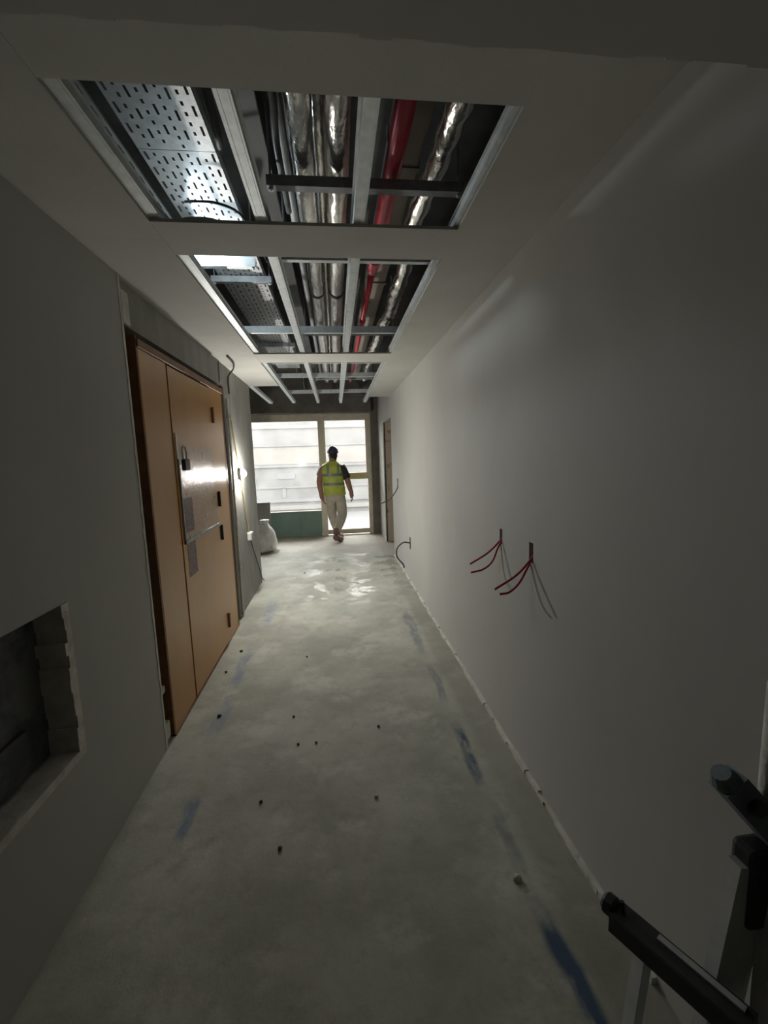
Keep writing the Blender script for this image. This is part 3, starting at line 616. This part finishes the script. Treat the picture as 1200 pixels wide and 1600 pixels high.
for x in (-.10, .085):
    q = MB(); ps = []
    for i in range(14):
        z = 1.30 + i * .013; r = vring(z, .006); dx = max(-.98, min(.98, (x + .0 - r[0]) / r[3])); ps.append((PX + x, PY + r[1] - r[4] * math.sqrt(1 - dx * dx), z))
    vs = []; fs = []
    for p in ps: vs += [(p[0] - .022, p[1], p[2]), (p[0] + .022, p[1], p[2])]
    for i in range(len(ps) - 1): fs.append((2 * i, 2 * i + 1, 2 * i + 3, 2 * i + 2))
    q.add(vs, fs); q.build('shoulder_tape', m_strip, vest)
# boots
def boot(an, ball, toe, drop):
    an, ball, toe = Vector(pw(an)), Vector(pw(ball)), Vector(pw(toe)); d = (toe - an); f = d.normalized(); back = Vector((-f.x, -f.y, 0)).normalized()
    q = MB(); q.tube([an + Vector((0, 0, .10)), an + Vector((0, 0, .03)), an + Vector((0, 0, -.03)) + back * .012], [.055, .053, .050], 14)
    heel = an + back * .045 + Vector((0, 0, -drop))
    q.tube([heel, heel.lerp(ball, .35) + Vector((0, 0, .012)), heel.lerp(ball, .7) + Vector((0, 0, .006)), ball, toe, toe + f * .022], [.046, .054, .054, .055, .046, .02], 14)
    b = q.build('boot', m_boot, body, smooth=True)
    q = MB(); dn = Vector((0, 0, -.035)); q.tube([heel + dn, heel.lerp(ball, .5) + dn * .9, ball + dn, toe + dn * .8 + f * .01], [.022, .02, .024, .016], 10); q.build('sole', m_sole, b, smooth=True)
boot(LEGL[2], LEGL[4], LEGL[5], .06); boot(LEGR[2], LEGR[4], LEGR[5], .075)
# hair and helmet
q = MB(); q.loft(shift([(.004, .035, 1.555, .058, .055), (.004, .045, 1.60, .078, .088), (.005, .05, 1.66, .084, .098), (.005, .055, 1.70, .08, .095)]), 20)
o = q.build('hair', m_hair, body, smooth=True)
for v in o.data.vertices:
    if v.co.y > .10: v.co.y = .10
q = MB(); q.loft(shift([(.005, .06, 1.675, .105, .125), (.005, .06, 1.70, .106, .126), (.005, .06, 1.75, .098, .116), (.005, .055, 1.785, .08, .096), (.005, .055, 1.808, .05, .062), (.005, .055, 1.815, .012, .02)]), 24); hel = q.build('helmet', m_helmet, body, smooth=True)
q = MB(); q.loft(shift([(.007, .065, 1.672, .118, .14), (.007, .065, 1.682, .112, .134)]), 24); q.build('brim', m_helmet, hel)
q = MB(); q.loft(shift([(.005, .05, 1.76, .02, .10), (.005, .052, 1.80, .018, .075), (.005, .054, 1.823, .012, .04)]), 14); q.build('crest_ridge', m_helmet, hel, smooth=True)

# ------------------------------------------------------------------ trestle at the lower right
t = thing('folding_trestle', 'dark folding trestle with grey legs against the right wall, close by', 'trestle', (.72, .75, 0))
A, B = Vector((.622, .835, .50)), Vector((.715, .655, .50)); d = (B - A).normalized(); side = Vector((d.y, -d.x, 0))
q = MB(); q.bar(A, B + d * .06, .05, .012); q.bar(A + side * .024 - Vector((0, 0, .018)), B + d * .06 + side * .024 - Vector((0, 0, .018)), .008, .045); q.bar(A - side * .024 - Vector((0, 0, .018)), B + d * .06 - side * .024 - Vector((0, 0, .018)), .008, .045); q.build('cross_bar', m_bar, t)
q = MB(); q.tube([A - d * .028, A - d * .020, A - d * .002, A + d * .004], [.016, .024, .024, .02], 12); q.build('end_cap', m_black, t)
q = MB(); q.tube([A + d * .02 + Vector((0, 0, 0)), A + d * .015 + Vector((0, 0, .035))], .005, 8); q.build('lock_pin', m_black, t)
q = MB(); q.bar(B + d * .045 - side * .012 + Vector((0, 0, .008)), A + d * .09 - side * .012 + Vector((0, 0, .008)), .014, .005); q.build('slot_insert', m_leg, t)
q = MB(); q.bar((.668, .79, .47), (.64, .81, .0), .034, .022, (1, 0, 0)); q.build('leg', m_leg, t)
q = MB(); q.bar((.822, .70, .74), (.72, .70, .0), .08, .03, (0, 1, 0)); q.build('leg', m_leg, t)
q = MB(); q.bar((.862, .68, .66), (.80, .62, .0), .045, .03, (0, 1, 0)); q.build('leg', m_leg, t)
q = MB(); q.box(.80, .872, .675, .73, .60, .78, .012); q.build('bracket', m_black, t)
q = MB(); q.bar((.752, .70, .935), (.868, .69, .80), .055, .045, (0, 1, 0)); q.build('clamp_arm', m_bluegrey, t)
q = MB(); q.tube([(.735, .70, .955), (.748, .70, .935), (.765, .70, .91)], [.018, .027, .02], 12); q.build('clamp_knob', m_bluegrey, t)
q = MB(); q.tube([(.79, .672, .895), (.79, .662, .895)], .016, 12); q.build('bolt', m_bar, t)
q = MB(); q.tube([(.868, .715, .78), (.868, .715, 1.12)], .02, 12); q.build('upright_post', m_edge, t, smooth=True)

# ------------------------------------------------------------------ crumbs on the floor
def crumb(x, y, r, mat, label, group=None):
    bm = bmesh.new(); bmesh.ops.create_icosphere(bm, subdivisions=2, radius=r)
    for v in bm.verts: v.co *= random.uniform(.75, 1.15); v.co.z = v.co.z * .6 + r * .5
    me = bpy.data.meshes.new('mortar_crumb'); bm.to_mesh(me); bm.free(); me.materials.append(mat); o = bpy.data.objects.new('mortar_crumb', me); o.location = (x, y, 0); col.objects.link(o)
    tag(o, label, 'crumb', group or 'crumbs scattered on the screed floor'); return o
for x, y, r, m_, lb in ((.61, 1.36, .018, m_pale, 'pale lump beside the blue chalk line, nearest on floor'), (.185, 2.36, .009, m_grit, 'dark crumb alone right of centre on the floor'),
                        (-.33, 2.54, .009, m_grit, 'dark crumb left of centre, level with door foot'), (-.28, 2.27, .008, m_grit, 'left of two dark crumbs above a white patch'),
                        (-.18, 2.27, .008, m_grit, 'right of two dark crumbs above a white patch'), (-.42, 1.88, .009, m_grit, 'dark crumb left of centre in the dim foreground'),
                        (.12, 1.83, .010, m_pale, 'pale crumb near the middle of dim foreground'), (-.30, 1.62, .010, m_grit, 'flat dark crumb nearest the viewer at left'),
                        (-.86, 3.55, .013, m_grit, 'dark crumb by the right foot of orange door'), (-.90, 3.2, .010, m_grit, 'dark crumb along the sill of orange door'),
                        (-.80, 2.62, .014, m_grit, 'curled dark scrap by the left foot of orange door'), (-.50, 5.95, .012, m_grit, 'dark crumb far back on the left of floor'),
                        (-.30, 3.35, .009, m_grit, 'dark crumb on pale patch beyond the door middle')):
    crumb(x, y, r, m_, lb)

# ------------------------------------------------------------------ outside
q = MB(); q.box(-14, 14, 9.1, 22, -.5, -.3); struct(q.build('ground', m_facade), 'pale paved ground outside the window', 'ground')
t = thing('facing_building', 'pale hazy facade with long ledges seen through the window', 'building', (0, 15, -.3))
q = MB(); q.box(-12, 12, 15, 15.4, -.3, 3.6); q.build('facade_wall', m_facade, t)
for z, hgt, m_, dp in ((2.62, .10, m_band, .05), (2.02, .06, m_bandd, .05), (1.32, .08, m_bandd, .06), (.60, .05, m_bandd, .03), (.12, .10, m_bandd, .05), (-.14, .14, m_band, .06)):
    q = MB(); q.box(-12, 12, 15 - dp, 15.02, z, z + hgt); q.build('ledge', m_, t)
q = MB(); q.box(-12, 12, 14.985, 15.02, 1.42, 2.0); q.build('warm_band', m_warm, t)
for x, y0, z0, y1, z1 in ((-2.0, .6, .92, 0, 1.12), (-1.85, .12, .28, 0, .62), (-3.2, .5, .70, 0, .95)):
    q = MB(); q.box(x, x + y0, 14.97, 15.02, z0, z1); q.build('vent_panel', m_bandd, t)
